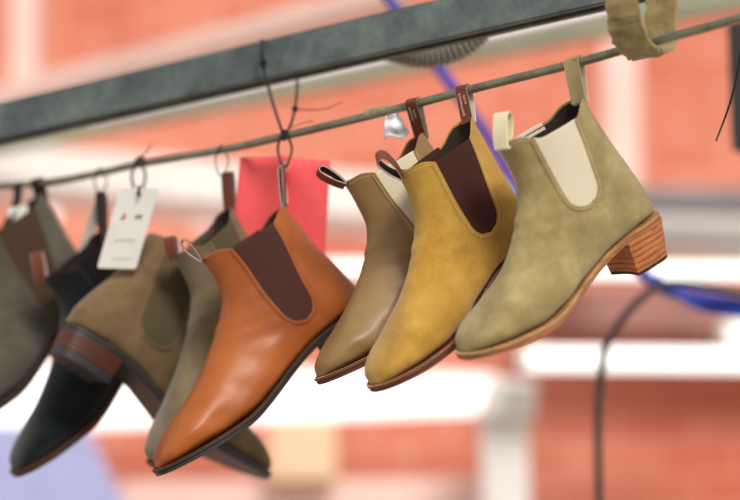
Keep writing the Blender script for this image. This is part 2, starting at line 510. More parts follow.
# ------------------------------------------------------------------ the rod
ROD_PX = [(-60, 188), (0, 186), (50, 182), (100, 173), (140, 164), (222, 150), (285, 136), (385, 112), (465, 91), (573, 64), (640, 45), (700, 29), (760, 12), (830, -8)]
ROD = [at(x, y, zrod(x)) for x, y in ROD_PX]
def rod_at(px):
    for i in range(len(ROD_PX)-1):
        if ROD_PX[i][0] <= px <= ROD_PX[i+1][0]:
            f = (px-ROD_PX[i][0])/(ROD_PX[i+1][0]-ROD_PX[i][0])
            y = ROD_PX[i][1]+(ROD_PX[i+1][1]-ROD_PX[i][1])*f
            return at(px, y, zrod(px))
ROD_R = .0047
RDIR = unit(at(600, 0, zrod(600))*V(1, 1, 0)-at(100, 0, zrod(100))*V(1, 1, 0))      # along the rod to the right, horizontal
RPER = unit(np.cross(V(0, 0, 1), RDIR)); RPER = -RPER if RPER[1] > 0 else RPER  # across the rod, towards the camera side
def mrod():
    m, nt, bs = new_mat('dull_steel_rod')
    v = coords(nt)
    nt.links.new(ramp(nt, noise(nt, v, 30, 6, .7), [(.25, (96, 94, 76)), (.5, (136, 135, 114)), (.75, (164, 162, 142))]), bs.inputs['Base Color'])
    bs.inputs['Metallic'].default_value = .75; bs.inputs['Roughness'].default_value = .36
    bump(nt, bs, noise(nt, v, 300), .2)
    return m
mb = MB(); tube(mb, ROD, ROD_R, 20, 120)
tag(mb.build('hanging_rod', mrod()), 'long thin dull steel rod carrying the whole row of boots', 'rod')

def wrap(px, A, gap=.0014, front=True, spread=.004):
    """closed path from A up round the rod at px and back down (world points)"""
    c = rod_at(px); r = ROD_R+gap
    pts = [A+RPER*spread*.4]
    pts.append((A*.45+c*.55)+RPER*(r*.8))
    for k in range(0, 9):
        a = math.pi*k/8-.15
        pts.append(c+RPER*r*math.cos(a)+V(0, 0, 1)*r*math.sin(a))
    pts.append((A*.45+c*.55)-RPER*(r*.8))
    pts.append(A-RPER*spread*.4)
    return pts
def free_tab(A, tip, bulge, nrm):
    """an open loop standing from A to tip, opened by `bulge` along nrm"""
    ax = tip-A; L = np.linalg.norm(ax)
    return [A+nrm*.0012, A+ax*.35+nrm*bulge*.8, A+ax*.75+nrm*bulge, A+ax*.94+nrm*bulge*.72, A+ax*1.0, A+ax*.94-nrm*bulge*.72, A+ax*.75-nrm*bulge, A+ax*.35-nrm*bulge*.8, A-nrm*.0012]

D = math.radians
def mk(name, tb, yaw, pit, roll, zoff=0, **k):
    return Boot(name, tb, zrod(tb[0])+zoff, D(yaw), D(pit), D(roll), **k)
Z = V(0, 0, 1)
WD = -RDIR

# 1 olive suede boot with the stacked wooden heel
b = mk('ankle_boot', (580, 98), 202.3, 30.6, -13.6, -0.003, sc=0.879, lean=0.19, ws=1.084, hs=1.053, ls=1.028, hh=.045, fhump=.013, gore=dict(top=(.079,.183), bot=(.088,.094), w0=.0255, w1=.0190))
b.build(M['olive'], M['gore_cream'], M['lining_dark'], M['welt_tan'], M['sole_tan'], M['heel_tan'], M['rubber'], M['thread_pale'], lift=.003)
tag(b.root, 'olive green suede ankle boot with cream elastic side and tall stacked wooden heel', 'boot', 'ankle boots hung along the rod')
A = b.world(b.surf(0, math.pi)); A = A-Z*.006
pull_tab(b, wrap(574, A, spread=.006), WD, .0165, M['tab_olive'], M['tab_cream'], th=.0012)
A = b.world(b.surf(0, 0)); A = A-Z*.004
A = A-Z*.002; nr = unit(RPER+V(0, 0, .2)); A = A+RDIR*.005; ax = at(503, 103, zrod(575)-.09)
ax = A+(V(.002, 0, .037))
pull_tab(b, free_tab(A, ax, .006, nr), np.cross(nr, ax-A), .0165, M['tab_cream'], M['tab_cream'], th=.0012)

# 2 mustard suede boot
b = mk('ankle_boot', (469, 118), 210.6, 39.5, -4.4, -0.008, sc=0.8745, lean=-0.111, ws=1.083, hs=1.011, ls=1.029, hump=.014, gore=dict(top=(.076,.183), bot=(.078,.078), w0=.0270, w1=.0200))
b.build(M['mustard'], M['gore_brown'], M['lining_dark'], M['welt_brown'], M['sole_brown'], M['heel_red'], M['rubber'], M['thread_pale'])
tag(b.root, 'mustard yellow suede ankle boot with dark brown elastic side, beside the olive boot', 'boot', 'ankle boots hung along the rod')
A = b.world(b.surf(0, math.pi))-Z*.006
t = pull_tab(b, wrap(464, A, spread=.008), WD, .0140, M['tab_leather'], M['tab_lining'], textile=1)
c = rod_at(464)+RPER*(ROD_R+.0028); q = A+RPER*.0050+Z*.006
tab_text(b, t, c+(q-c)*.14, c+(q-c)*.96, RPER, .0042, off=-.002)
tab_text(b, t, c+(q-c)*.25, c+(q-c)*.60, RPER, .0036, 'R.M.W', off=.0030)
A = b.world(b.surf(0, 0))-Z*.003
tip = A+(at(383, 154, 1.75)-at(406, 174, 1.77)); nr = unit(RPER*.6+RDIR*.9+Z*.8)
nr = unit(nr-unit(tip-A)*np.dot(nr, unit(tip-A)))
nr = -nr if np.dot(nr, Z) > 0 else nr
t = pull_tab(b, free_tab(A, tip, .0058, nr), np.cross(nr, tip-A), .0145, M['tab_leather'], M['tab_lining'])

# 3 taupe leather boot behind the mustard one
b = mk('ankle_boot', (422, 133), 196, 35, -6, 0.022, sc=0.8956, lean=-0.023, ws=1.036, hs=1.026, ls=0.969, hump=.013, gore=dict(top=(.076,.183), bot=(.078,.078), w0=.0270, w1=.0200))
b.build(M['taupe'], M['gore_cream'], M['lining_brown'], M['welt_brown'], M['sole_brown'], M['heel_red'], M['rubber'], M['thread_pale'])
tag(b.root, 'smooth taupe leather ankle boot with cream elastic, partly behind the mustard boot', 'boot', 'ankle boots hung along the rod')
A = b.world(b.surf(0, math.pi))-Z*.006
t = pull_tab(b, wrap(414, A, spread=.008), WD, .0145, M['tab_leather'], M['tab_lining'], textile=1)
c = rod_at(414)+RPER*(ROD_R+.0026); q = A+RPER*.0050+Z*.006
LET = .0022
tab_text(b, t, c+(q-c)*.14, c+(q-c)*.86, RPER, .0042, off=-.002)
tab_text(b, t, c+(q-c)*.2, c+(q-c)*.5, RPER, .0036, 'R.M.W', off=.0030)
A = b.world(b.surf(0, 0))-Z*.003
tip = A+(at(323, 162, 1.88)-at(350, 178, 1.88)); nr = unit(np.cross(tip-A, FW)); nr = -nr if nr[2] < 0 else nr; nr = unit(nr+FW*.45)
pull_tab(b, free_tab(A, tip, .0048, nr), np.cross(nr, tip-A), .0145, M['tab_leather'], M['tab_lining'])

# 4 cognac leather boot
b = mk('ankle_boot', (284, 206), 195.3, 36.9, -6.4, -0.034, sc=0.9572, lean=0.025, ws=1.033, hs=0.953, ls=1.074, gore=dict(top=(.074,.183), bot=(.074,.062), w0=.0280, w1=.0170))
b.build(M['cognac'], M['gore_cognac'], M['lining_dark'], M['welt_dark'], M['sole_dark'], M['heel_red'], M['rubber'], M['thread_brown'])
tag(b.root, 'orange-brown leather ankle boot with maroon elastic, hanging in front of the red card', 'boot', 'ankle boots hung along the rod')
A = b.world(b.surf(0, math.pi))-Z*.004
tip = A+(at(283, 163, zrod(284))-at(286, 206, zrod(284))); nr = unit(RDIR*.8+FW*.35)
pull_tab(b, free_tab(A, tip, .0028, nr), np.cross(nr, tip-A), .0135, M['tab_leather'], M['tab_lining'])
A = b.world(b.surf(0, 0))-Z*.002
tip = A+(at(190, 236, 2.0)-at(210, 256, 2.0)); nr = unit(np.cross(tip-A, FW)); nr = -nr if nr[2] < 0 else nr
pull_tab(b, free_tab(A, tip, .0048, nr), np.cross(nr, tip-A), .0135, M['tab_leather'], M['tab_lining'])

# 5 sage suede boot behind the cognac one
b = mk('ankle_boot', (230, 207), 206.7, 45.1, -6.3, 0.017, sc=0.9074, lean=-0.135, ws=0.91, hs=1.004, ls=1.034)
b.build(M['sage'], M['gore_moss'], M['lining_dark'], M['welt_dark'], M['sole_dark'], M['heel_red'], M['rubber'], M['thread_brown'])
tag(b.root, 'grey-green suede ankle boot mostly hidden behind the orange-brown leather boot', 'boot', 'ankle boots hung along the rod')
A = b.world(b.surf(0, math.pi))-Z*.004
tip = A+(at(224, 170, zrod(224))-at(226, 208, zrod(224))); nr = unit(RPER+RDIR*.3)
pull_tab(b, free_tab(A, tip, .004, nr), np.cross(nr, tip-A), .0145, M['tab_leather'], M['tab_lining'])
A = b.world(b.surf(0, 0))-Z*.004
tip = A+(at(186, 236, 2.07)-at(190, 258, 2.07)); nr = unit(RPER+RDIR*.3)
pull_tab(b, free_tab(A, tip, .005, nr), np.cross(nr, tip-A), .0145, M['tab_leather'], M['tab_lining'])

# 6 brown suede boot, toe to the other side
b = mk('ankle_boot', (150, 233), 38, 25.1, 9.0, -0.034, sc=0.989, lean=0.144, ws=0.982, hs=0.99, ls=1.113, side=-1, gore=dict(top=(.060,.183), bot=(.082,.068), w0=.0270, w1=.0250))
b.build(M['brown'], M['gore_moss'], M['lining_dark'], M['welt_grey'], M['rubber_grey'], M['heel_red'], M['rubber_grey'], M['thread_brown'], lift=.009)
tag(b.root, 'brown suede ankle boot facing right behind the white swing tag, heel over the black boot', 'boot', 'ankle boots hung along the rod')

# 7 black suede boot
b = mk('ankle_boot', (103, 230), 205.2, 43.7, -9.4, -0.001, sc=0.9243, lean=0.05, ws=0.952, hs=0.982, ls=1.096)
b.build(M['black'], M['gore_black'], M['lining_dark'], M['welt_dark'], M['heel_red'], M['heel_red'], M['rubber'], M['thread_brown'])
tag(b.root, 'blue-black suede ankle boot with brown sole edge, toe hanging below the brown boot heel', 'boot', 'ankle boots hung along the rod')
A = b.world(b.surf(0, math.pi))-Z*.004
tip = at(101, 192, zrod(101)); nr = unit(RDIR)
pull_tab(b, free_tab(A, tip, .003, nr), np.cross(nr, tip-A), .0145, M['tab_dark'], M['tab_dark'])
A = b.world(b.surf(0, 0))-Z*.004
tip = A+(at(56, 254, 2.1)-at(61, 284, 2.1)); nr = unit(RPER+RDIR*.6)
pull_tab(b, free_tab(A, tip, .005, nr), np.cross(nr, tip-A), .0145, M['tab_leather'], M['tab_lining'])

# 8 grey suede boot at the end
b = mk('ankle_boot', (42, 193), 210.8, 40, -1.1, 0.017, sc=0.9917, lean=-0.161, ws=1.096, hs=1.003, ls=0.996, gore=dict(top=(.072,.183), bot=(.080,.064), w0=.0290, w1=.0190))
b.build(M['grey'], M['gore_dark'], M['lining_dark'], M['welt_dark'], M['sole_dark'], M['heel_red'], M['rubber'], M['thread_brown'])
tag(b.root, 'grey suede ankle boot with dark brown elastic, cut off by the frame edge', 'boot', 'ankle boots hung along the rod')
A = b.world(b.surf(0, math.pi))-Z*.006
pull_tab(b, wrap(38, A, spread=.010), WD, .0145, M['tab_dark'], M['tab_leather'])

# ------------------------------------------------------------------ steel channel over the rod
def metal(name, c1, c2, c3, met=.5, rough=.5, scale=18):
    m, nt, bs = new_mat(name)
    v = coords(nt)
    a = ramp(nt, noise(nt, v, scale, 8, .7), [(.3, c1), (.5, c2), (.72, c3)])
    nt.links.new(a, bs.inputs['Base Color']); bs.inputs['Metallic'].default_value = met; bs.inputs['Roughness'].default_value = rough
    bump(nt, bs, noise(nt, v, scale*12), .2); return m
M['galv'] = metal('galvanised_steel', (70, 80, 80), (98, 108, 106), (128, 136, 132))
P0, P1 = at(-80, 156, 2.32), at(820, -46, 1.80)
cdir = unit(P1-P0); cn = unit(np.cross(cdir, Z)); cn = cn if cn[1] > 0 else -cn; cz = unit(np.cross(cn, cdir)); cz = cz if cz[2] > 0 else -cz
CHH = .0490
mb = MB(); Rm = np.stack([cdir, cn, cz], 1); Lc = np.linalg.norm(P1-P0)
prof = [((.006, .009), (.008, .0)), ((.0, 0), (.008, .0022)), ((0, 0), (.0022, CHH)), ((0, CHH-.0022), (.026, CHH)), ((.0238, 0), (.026, CHH)), ((.018, 0), (.026, .0022)), ((.018, 0), (.020, .009))]
for (a0, a1) in prof:
    y0, y1 = sorted((a0[0], a1[0])); z0, z1 = sorted((a0[1], a1[1]))
    box(mb, (0, y0, z0), (Lc, y1, z1), Rm, P0)
o = mb.build('steel_channel', M['galv'], None, False)
bv = o.modifiers.new('round', 'BEVEL'); bv.width = .0008; bv.segments = 2
tag(o, 'grey galvanised steel channel running diagonally above the rod', 'steel channel')

# corrugated hose looping under the channel
mb = MB()
hp = [at(366, 40, 2.12), at(394, 49, 2.11), at(425, 55, 2.10), at(456, 48, 2.09), at(480, 29, 2.09), at(498, 2, 2.09)]
tube(mb, hp, .016, 28, 330, rfun=lambda f: .0152+.0019*math.sin(f*2*math.pi*31))
tag(mb.build('corrugated_hose', plain('grey_hose_plastic', (134, 130, 118), .45, var=.05)), 'ribbed grey plastic hose sagging below the steel channel', 'hose')

# tan webbing sling holding the rod
M['webbing'] = suede('tan_webbing', (158, 138, 92), (128, 110, 68), (186, 168, 124))
c = rod_at(643); mb = MB(); pts = []
for k in range(0, 15):
    a = math.pi*k/14
    pts.append(c+RPER*.042*math.cos(a)+Z*(.022-.034*math.sin(a)))
pts = [c+RPER*.044+Z*.13, c+RPER*.045+Z*.08] + pts + [c-RPER*.048+Z*.08, c-RPER*.046+Z*.13]
strap(mb, pts, -RDIR, .036, .0038, 0, 80)
o = mb.build('webbing_sling', M['webbing'])
tx = bpy.data.textures.new('fuzz', 'CLOUDS'); tx.noise_scale = .01
sd = o.modifiers.new('sub', 'SUBSURF'); sd.levels = sd.render_levels = 2; sd.subdivision_type = 'SIMPLE'
dp = o.modifiers.new('fuzz', 'DISPLACE'); dp.texture = tx; dp.strength = .006; dp.mid_level = .5
tag(o, 'wide fuzzy tan fabric sling looped under the rod near its upper end', 'sling')

# masking tape patch and torn plastic label on the rod
M['tape'] = plain('masking_tape', (150, 142, 112), .8, var=.12, scale=90, bmp=.3)
mb = MB(); tube(mb, [at(x, 112+(378-x)*.245, zrod(x)) for x in (366, 370, 374, 378, 382, 387)], ROD_R+.0008, 18, 24, rfun=lambda f: ROD_R+.0007+.0004*math.sin(f*17))
tag(mb.build('tape_wrap', M['tape']), 'yellowed masking tape wrapped round the rod left of the brown pull tabs', 'tape')
def plastic():
    m, nt, bs = new_mat('clear_plastic_film')
    v = coords(nt)
    nt.links.new(ramp(nt, noise(nt, v, 60, 4), [(.36, (150, 165, 200)), (.44, (240, 242, 246)), (.7, (252, 252, 252))]), bs.inputs['Base Color'])
    bs.inputs['Roughness'].default_value = .35; bs.inputs['Specular IOR Level'].default_value = .3; return m
mb = MB(); n = 12; vv = []; ff = []
dz = zrod(385)
for j in range(n):
    for i in range(n):
        a, f = i/(n-1), j/(n-1)
        x = (385+12*a)*(1-f)+(384+26*a)*f; y = (116-3*a)*(1-f)+(140-6*a-3*math.sin(a*7))*f
        vv.append(at(x, y, dz-.008+.005*math.sin(a*6+f*3)+.003*math.sin(f*9)))
for j in range(n-1):
    for i in range(n-1):
        q = j*n+i; ff.append((q, q+1, q+n+1, q+n))
mb.add(vv, ff)
o = mb.build('plastic_wrapper', plastic()); so_ = o.modifiers.new('thick', 'SOLIDIFY'); so_.thickness = .0006
tag(o, 'crumpled scrap of clear plastic hanging from the taped part of the rod', 'plastic scrap')

# black wire ties
def ring_on_rod(mb, px, drop, wpx=0., r=.0011, dx=0.):
    c = rod_at(px); pts = []
    rr = ROD_R+r
    for k in range(0, 9):
        a = math.pi*k/8
        pts.append(c+RPER*rr*math.cos(a)+Z*rr*math.sin(a))
    low = c-Z*drop+RDIR*dx
    pts += [c-RPER*(rr*.9)-Z*drop*.45+RDIR*.006, low-RPER*.0016+RDIR*.003, low-Z*.002, low+RPER*.0016-RDIR*.003, c+RPER*(rr*.9)-Z*drop*.45-RDIR*.006, c+RPER*rr]
    tube(mb, pts, r, 8, 90); return low
def knot(mb, p, r=.0026):
    pts = [p+V(math.cos(a)*r, math.sin(a*1.5)*r*.6, math.sin(a)*r*1.1) for a in np.linspace(0, 4*math.pi, 22)]
    tube(mb, pts, .0013, 7, 60)
mb = MB()
kt = at(285, 134, zrod(285)-.012)
tube(mb, [at(262, 40, 2.10), at(262, 52, 2.075), at(263, 64, 2.075), at(266, 78, 2.07), at(274, 107, 2.05), at(282, 131, zrod(285)-.010)], .0014, 8, 60, rfun=lambda f: .0022 if f < .5 else .0017)
knot(mb, at(263, 63, 2.068), .0034)
tube(mb, [at(297, 80, 2.12), at(297, 92, 2.10), at(295, 108, 2.07), at(291, 124, 2.03), at(286, 133, zrod(285)-.009)], .0016, 8, 40)
knot(mb, at(295, 109, 2.066), .0024)
tube(mb, [at(296, 109, 2.066), at(310, 110, 2.05), at(325, 109, 2.04), at(334, 106, 2.03), at(342, 102, 2.02)], .0007, 6, 40, rfun=lambda f: .0008-.0004*f)
tube(mb, [at(290, 128, 2.04), at(303, 123, 2.03), at(313, 121, 2.02)], .0005, 6, 20)
low1 = ring_on_rod(mb, 285, .034, r=.0015)
knot(mb, at(284, 137, zrod(285)-.010), .0030)
tag(mb.build('wire_tie', M['wire_black']), 'black wire tying the rod up to the steel channel, its loop carrying the red card', 'wire tie', 'black wire ties on the rod')
mb = MB(); low2 = ring_on_rod(mb, 139, .036, r=.0018)
knot(mb, at(141, 160, zrod(141)-.010), .0034)
tube(mb, [at(142, 160, 2.15), at(146, 152, 2.14), at(152, 145, 2.13)], .0008, 6, 20)
tag(mb.build('wire_tie', M['wire_black']), 'black wire loop on the rod holding the white swing tag', 'wire tie', 'black wire ties on the rod')
mb = MB(); ring_on_rod(mb, 222, .030, r=.0008)
tag(mb.build('wire_tie', M['wire_black']), 'thin wire loop holding the pull tab of the grey-green boot', 'wire tie', 'black wire ties on the rod')
mb = MB(); ring_on_rod(mb, 101, .024, r=.0010)
tag(mb.build('wire_tie', M['wire_black']), 'thin dark wire loop holding the pull tab of the blue-black boot', 'wire tie', 'black wire ties on the rod')

# cards and tags
def card(name, cor, d, mat, th=.0006, curl=0., n=10, dd=(0, 0, 0, 0), hole=None):
    """cor: TL, TR, BR, BL pixels"""
    TL, TR, BR, BL = [V(*c) for c in cor]; vv = []; ff = []
    for j in range(n+1):
        for i in range(n+1):
            a, f = i/n, j/n
            p = (TL*(1-a)+TR*a)*(1-f)+(BL*(1-a)+BR*a)*f
            de = d+(dd[0]*(1-a)+dd[1]*a)*(1-f)+(dd[3]*(1-a)+dd[2]*a)*f+curl*math.sin(math.pi*a)*(1-.4*f)
            vv.append(at(p[0], p[1], de))
    for j in range(n):
        for i in range(n):
            q = j*(n+1)+i; ff.append((q, q+1, q+n+2, q+n+1))
    o = mesh(name, vv, ff, mat)
    s_ = o.modifiers.new('thick', 'SOLIDIFY'); s_.thickness = th
    return o
M['red_card'] = plain('red_card', (255, 94, 96), .7, var=.03)
M['red_card2'] = M['red_card']
root = empty('red_card', at(285, 170, 2.05))
def loc_to(o, root):
    mi = root.matrix_world.inverted()
    o.data.transform(mi); o.parent = root
o = card('card_sheet', [(286, 157), (330, 161), (324, 268), (284, 262)], 2.06, M['red_card'], curl=-.006, dd=(0, .02, .03, .01)); loc_to(o, root)
o = card('card_sheet', [(240, 158), (286, 156), (286, 262), (230, 258)], 2.05, M['red_card'], curl=.010, dd=(.02, .0, .005, .03)); loc_to(o, root)
mb = MB(); tube(mb, [at(286+3.0*math.cos(a), 168+3.0*math.sin(a), 2.045) for a in np.linspace(0, 2*math.pi, 20)], .0009, 6)
o = mb.build('eyelet', plain('pale_eyelet', (230, 190, 180), .5)); loc_to(o, root)
tag(root, 'blank bright red card hanging behind the orange-brown boot', 'card')
mb = MB(); 
for q in (0, 1, 2):
    tube(mb, [low1+V(.001*q, -.001*q, .003), at(283+q*.9, 172, 2.015), at(284+q*1.2, 188, 2.005), at(285.5+q, 204, 1.995)], .0008, 6, 24, rfun=lambda f: .0009+.0002*math.sin(f*60))
tag(mb.build('twine', M['twine']), 'pale twine running from the black wire loop to the orange-brown boot', 'twine')

M['tag_white'] = plain('tag_card', (232, 230, 222), .7, var=.015)
root = empty('swing_tag', at(139, 196, 2.09))
# rounded outline of the tag
def rounded(cor, r, k=6):
    out = []; n = len(cor)
    for i in range(n):
        a, b, c_ = V(*cor[i-1]), V(*cor[i]), V(*cor[(i+1) % n])
        u, w = unit(a-b), unit(c_-b)
        p, q = b+u*r, b+w*r
        for j in range(k+1):
            t = j/k; out.append((1-t)**2*p+2*t*(1-t)*b+t*t*q)
    return out
TD = 2.055
def tagdepth(x, y): return TD+(y-188)*.0002
def slab_px(outline, dfun, th):
    n = len(outline); v = [at(p[0], p[1], dfun(*p)) for p in outline]+[at(p[0], p[1], dfun(*p)+th) for p in outline]
    return v, [tuple(range(n)), tuple(range(2*n-1, n-1, -1))]+[(i, (i+1) % n, n+(i+1) % n, n+i) for i in range(n)]
v, f = slab_px(rounded([(120, 188), (159, 188), (136, 269), (97, 268)], 3), tagdepth, .0008)
mb = MB().add(v, f); o = mb.build('tag_card', M['tag_white'], None, False); loc_to(o, root)
M['ink_red'] = plain('faded_red_ink', (190, 120, 100), .7); M['ink_dark'] = plain('dark_ink', (96, 92, 88), .7); M['ink_pale'] = plain('pale_grey_ink', (196, 196, 184), .7)
def marks(name, mat, quads):
    mb = MB()
    for cor in quads:
        v, f = slab_px([V(*c) for c in cor], lambda x, y: tagdepth(x, y)-.0006, .0005); mb.add(v, f)
    o = mb.build(name, mat, None, False); loc_to(o, root)
def q4(x, y, w, h, sk=-.28): return [(x-w/2-sk*h/2, y-h/2), (x+w/2-sk*h/2, y-h/2), (x+w/2+sk*h/2, y+h/2), (x-w/2+sk*h/2, y+h/2)]
marks('emblem', M['ink_red'], [q4(124, 216, 3, 5), q4(122.5, 218.5, 5, 1.6)])
marks('emblem', M['ink_dark'], [q4(136.5, 217, 1.8, 5), q4(140.5, 217, 1.8, 5), q4(138.5, 216.5, 4, 1.4)])
marks('printed_text', M['ink_pale'], [q4(116+i*3.4, 240, 2.2, 3) for i in range(6)]+[q4(113+i*3.0, 258.5, 2.2, 1.2) for i in range(7)])
mb = MB(); tube(mb, [at(139+1.8*math.cos(a), 194+1.8*math.sin(a), 2.054) for a in np.linspace(0, 2*math.pi, 18)], .0007, 6)
o = mb.build('eyelet', M['ink_dark']); loc_to(o, root)
tag(root, 'white swing tag with two small printed marks hanging over the brown suede boot', 'tag')
mb = MB(); tube(mb, [low2, at(138.5, 186, 2.055), at(139, 195, 2.050), at(139.6, 186, 2.065), low2+RDIR*.002], .0010, 6, 40)
tag(mb.build('tag_string', M['wire_black']), 'short black string threaded through the white swing tag', 'string')

v, f = slab_px(rounded([(8, 208), (28, 205), (26, 236), (9, 242)], 2), lambda x, y: 2.255, .0008)
tag(MB().add(v, f).build('paper_tag', M['tag_white'], None, False), 'small blank white tag above the cropped grey boot', 'tag')
v, f = slab_px([V(99, 190), V(105, 192), V(86, 262), V(68, 284), V(74, 262)], lambda x, y: 2.22, .0008)
tag(MB().add(v, f).build('paper_tag', plain('pale_grey_card', (178, 174, 166), .7, var=.04), None, False), 'narrow pale grey tag turned edge-on beside the blue-black boot', 'tag')
mb = MB(); strap(mb, [at(17, 184, 2.27), at(18, 196, 2.26), at(14, 210, 2.26), at(6, 226, 2.25)], RDIR, .015, .0012, 0, 20)
tag(mb.build('leather_strap', M['tab_dark']), 'dark brown leather strap hanging from the rod over the small white tag', 'strap')

# ------------------------------------------------------------------ cables
M['blue'] = plain('blue_cable_sheath', (40, 62, 168), .45, var=.05)
M['blackc'] = plain('black_cable_sheath', (44, 40, 44), .5, var=.05)
mb = MB(); tube(mb, [at(372, -25, 2.75), at(398, 12, 2.75), at(432, 60, 2.75), at(462, 100, 2.75), at(495, 150, 2.75), at(530, 215, 2.75)], .0088, 14, 60)
tag(mb.build('blue_cable', M['blue']), 'thick blue cable dropping steeply behind the steel channel and the rod', 'cable')
mb = MB(); tube(mb, [at(600, 232, 2.75), at(632, 262, 2.7), at(662, 288, 2.68), at(700, 298, 2.66), at(735, 304, 2.64), at(790, 312, 2.6)], .0095, 14, 60)
tube(mb, [at(655, 276, 2.66), at(680, 296, 2.66), at(712, 310, 2.65), at(790, 318, 2.6)], .0055, 10, 50)
tag(mb.build('blue_cable', M['blue']), 'loose blue cable bundle hanging to the right below the tall stacked heel', 'cable')
mb = MB(); tube(mb, [at(790, 300, 2.62), at(720, 290, 2.62), at(680, 284, 2.61), at(655, 288, 2.60), at(628, 312, 2.60), at(607, 345, 2.60), at(600, 385, 2.6), at(598, 430, 2.6), at(599, 500, 2.6), at(600, 560, 2.6)], .0060, 12, 120)
tag(mb.build('black_cable', M['blackc']), 'black cable bending off the blue bundle and dropping out of the picture', 'cable')
mb = MB(); tube(mb, [at(748, 20, 1.85), at(741, 52, 1.86), at(735, 84, 1.87), at(727, 112, 1.88), at(716, 141, 1.9)], .0016, 8, 50, rfun=lambda f: .0021-.0012*f)
tag(mb.build('wire_end', M['wire_black']), 'loose end of black wire dangling below the rod at the top right corner', 'wire')
v, f = slab_px([V(727, 22), V(800, 10), V(800, 170), V(732, 150)], lambda x, y: 2.6, .03)
tag(MB().add(v, f).build('dark_bracket', plain('dark_brown_paint', (40, 32, 26), .6), None, False), 'dark brown upright bracket cut off by the right edge of the frame', 'bracket')

# ------------------------------------------------------------------ the hall behind: brick wall, beams, lamps
WY = 6.4
def brick():
    m, nt, bs = new_mat('red_brick_wall')
    t = nt.nodes.new('ShaderNodeTexCoord'); mp = nt.nodes.new('ShaderNodeMapping'); mp.inputs['Rotation'].default_value = (math.pi/2, 0, 0)
    nt.links.new(t.outputs['Object'], mp.inputs['Vector'])
    b = nt.nodes.new('ShaderNodeTexBrick'); b.inputs['Scale'].default_value = 1
    b.inputs['Brick Width'].default_value = .30; b.inputs['Row Height'].default_value = .115; b.inputs['Mortar Size'].default_value = .008
    b.inputs['Color1'].default_value = (*lin((218, 130, 104)), 1); b.inputs['Color2'].default_value = (*lin((228, 148, 122)), 1); b.inputs['Mortar'].default_value = (*lin((236, 172, 150)), 1)
    nt.links.new(mp.outputs['Vector'], b.inputs['Vector'])
    n = ramp(nt, noise(nt, t.outputs['Object'], .9, 3), [(.36, (232, 205, 195)), (.64, (255, 255, 255))])
    nt.links.new(mix(nt, 1., b.outputs['Color'], n, 'MULTIPLY'), bs.inputs['Base Color'])
    bs.inputs['Roughness'].default_value = .9
    bump(nt, bs, b.outputs['Fac'], -.4, .01); return m
mb = MB(); box(mb, (-6, WY, -.2), (6, WY+.2, 6))
tag(mb.build('wall_back', brick(), None, False), kind='structure')
mb = MB(); box(mb, (-6, -3, -.2), (6, WY, 0))
tag(mb.build('floor', plain('grey_concrete', (170, 164, 156), .8, var=.06, scale=2), None, False), kind='structure')

def slab3(name, cor, d, th, mat, label=None, cat=None, group=None, kind=None, bev=.01, ground=False):
    """a solid bar whose front face has these pixel corners at depth d (a number or one per corner)"""
    ds = d if isinstance(d, (list, tuple)) else [d]*4
    a = [at(c[0], c[1], e) for c, e in zip(cor, ds)]
    for i, j in ((3, 0), (2, 1)):          # the face stands upright: the lower corners lie straight under the upper edge's plane
        dr = at(cor[i][0], cor[i][1], 1.)-CAM; a[i] = CAM+dr*(a[j][1]/dr[1])
        if ground: a[i] = V(a[j][0], a[j][1], 0)
    bk = [p+V(0, th, 0) for p in a]
    o = MB().add(a+bk, [(0, 1, 2, 3), (7, 6, 5, 4), (0, 4, 5, 1), (1, 5, 6, 2), (2, 6, 7, 3), (3, 7, 4, 0)]).build(name, mat, None, False)
    b = o.modifiers.new('round', 'BEVEL'); b.width = bev; b.segments = 2
    return tag(o, label, cat, group, kind)
def emit(name, c, s):
    m = bpy.data.materials.new(name); m.use_nodes = True; bs = m.node_tree.nodes['Principled BSDF']
    bs.inputs['Base Color'].default_value = (.9, .9, .9, 1); bs.inputs['Emission Color'].default_value = (*lin(c), 1); bs.inputs['Emission Strength'].default_value = s; return m
M['white_paint'] = plain('white_paint', (238, 232, 226), .6, var=.03, scale=6)
M['pale_paint'] = plain('pale_pink_paint', (238, 200, 188), .6, var=.04, scale=4)
M['green_paint'] = plain('grey_green_paint', (146, 148, 122), .6, var=.08, scale=5)
M['grey_paint'] = plain('grey_paint', (128, 124, 128), .6, var=.04, scale=5)
M['dusk'] = plain('dusky_brown_paint', (158, 112, 102), .7, var=.08, scale=6)
M['cream_paint'] = plain('cream_paint', (240, 202, 164), .6, var=.03)
M['violet'] = plain('pale_violet_sheet', (176, 178, 222), .6, var=.06)
M['lamp'] = emit('lamp_white', (252, 255, 246), 1.25)
M['lamp_soft'] = emit('diffuser_white', (255, 251, 246), .95)

slab3('beam', [(-90, 148), (860, -60), (860, -16), (-90, 170)], [4.0, 3.5, 3.5, 4.0], .03, M['green_paint'], 'out-of-focus grey-green beam running just behind the steel channel', 'beam', kind='structure')
slab3('wall_duct', [(-120, 133), (860, 212), (860, 264), (-120, 172)], 5.2, .3, M['white_paint'], 'long out-of-focus white duct crossing behind all the boots', 'duct')
slab3('cross_beam', [(560, 184), (860, 190), (860, 211), (560, 203)], 5.0, .12, M['grey_paint'], 'blurred grey steel bar just above the white duct on the right', 'bar')
slab3('wall_ledge', [(548, 286), (860, 290), (860, 336), (548, 330)], 6.1, .3, M['dusk'], 'blurred dusky brown band for the darker background between the two right fluorescent tubes', 'ledge')  # added slab, stands in for a darker zone of the background
slab3('pale_post', [(602, 40), (640, 40), (642, 212), (604, 212)], 5.7, .12, M['pale_paint'], 'blurred pale vertical post above the heel of the olive boot', 'post')
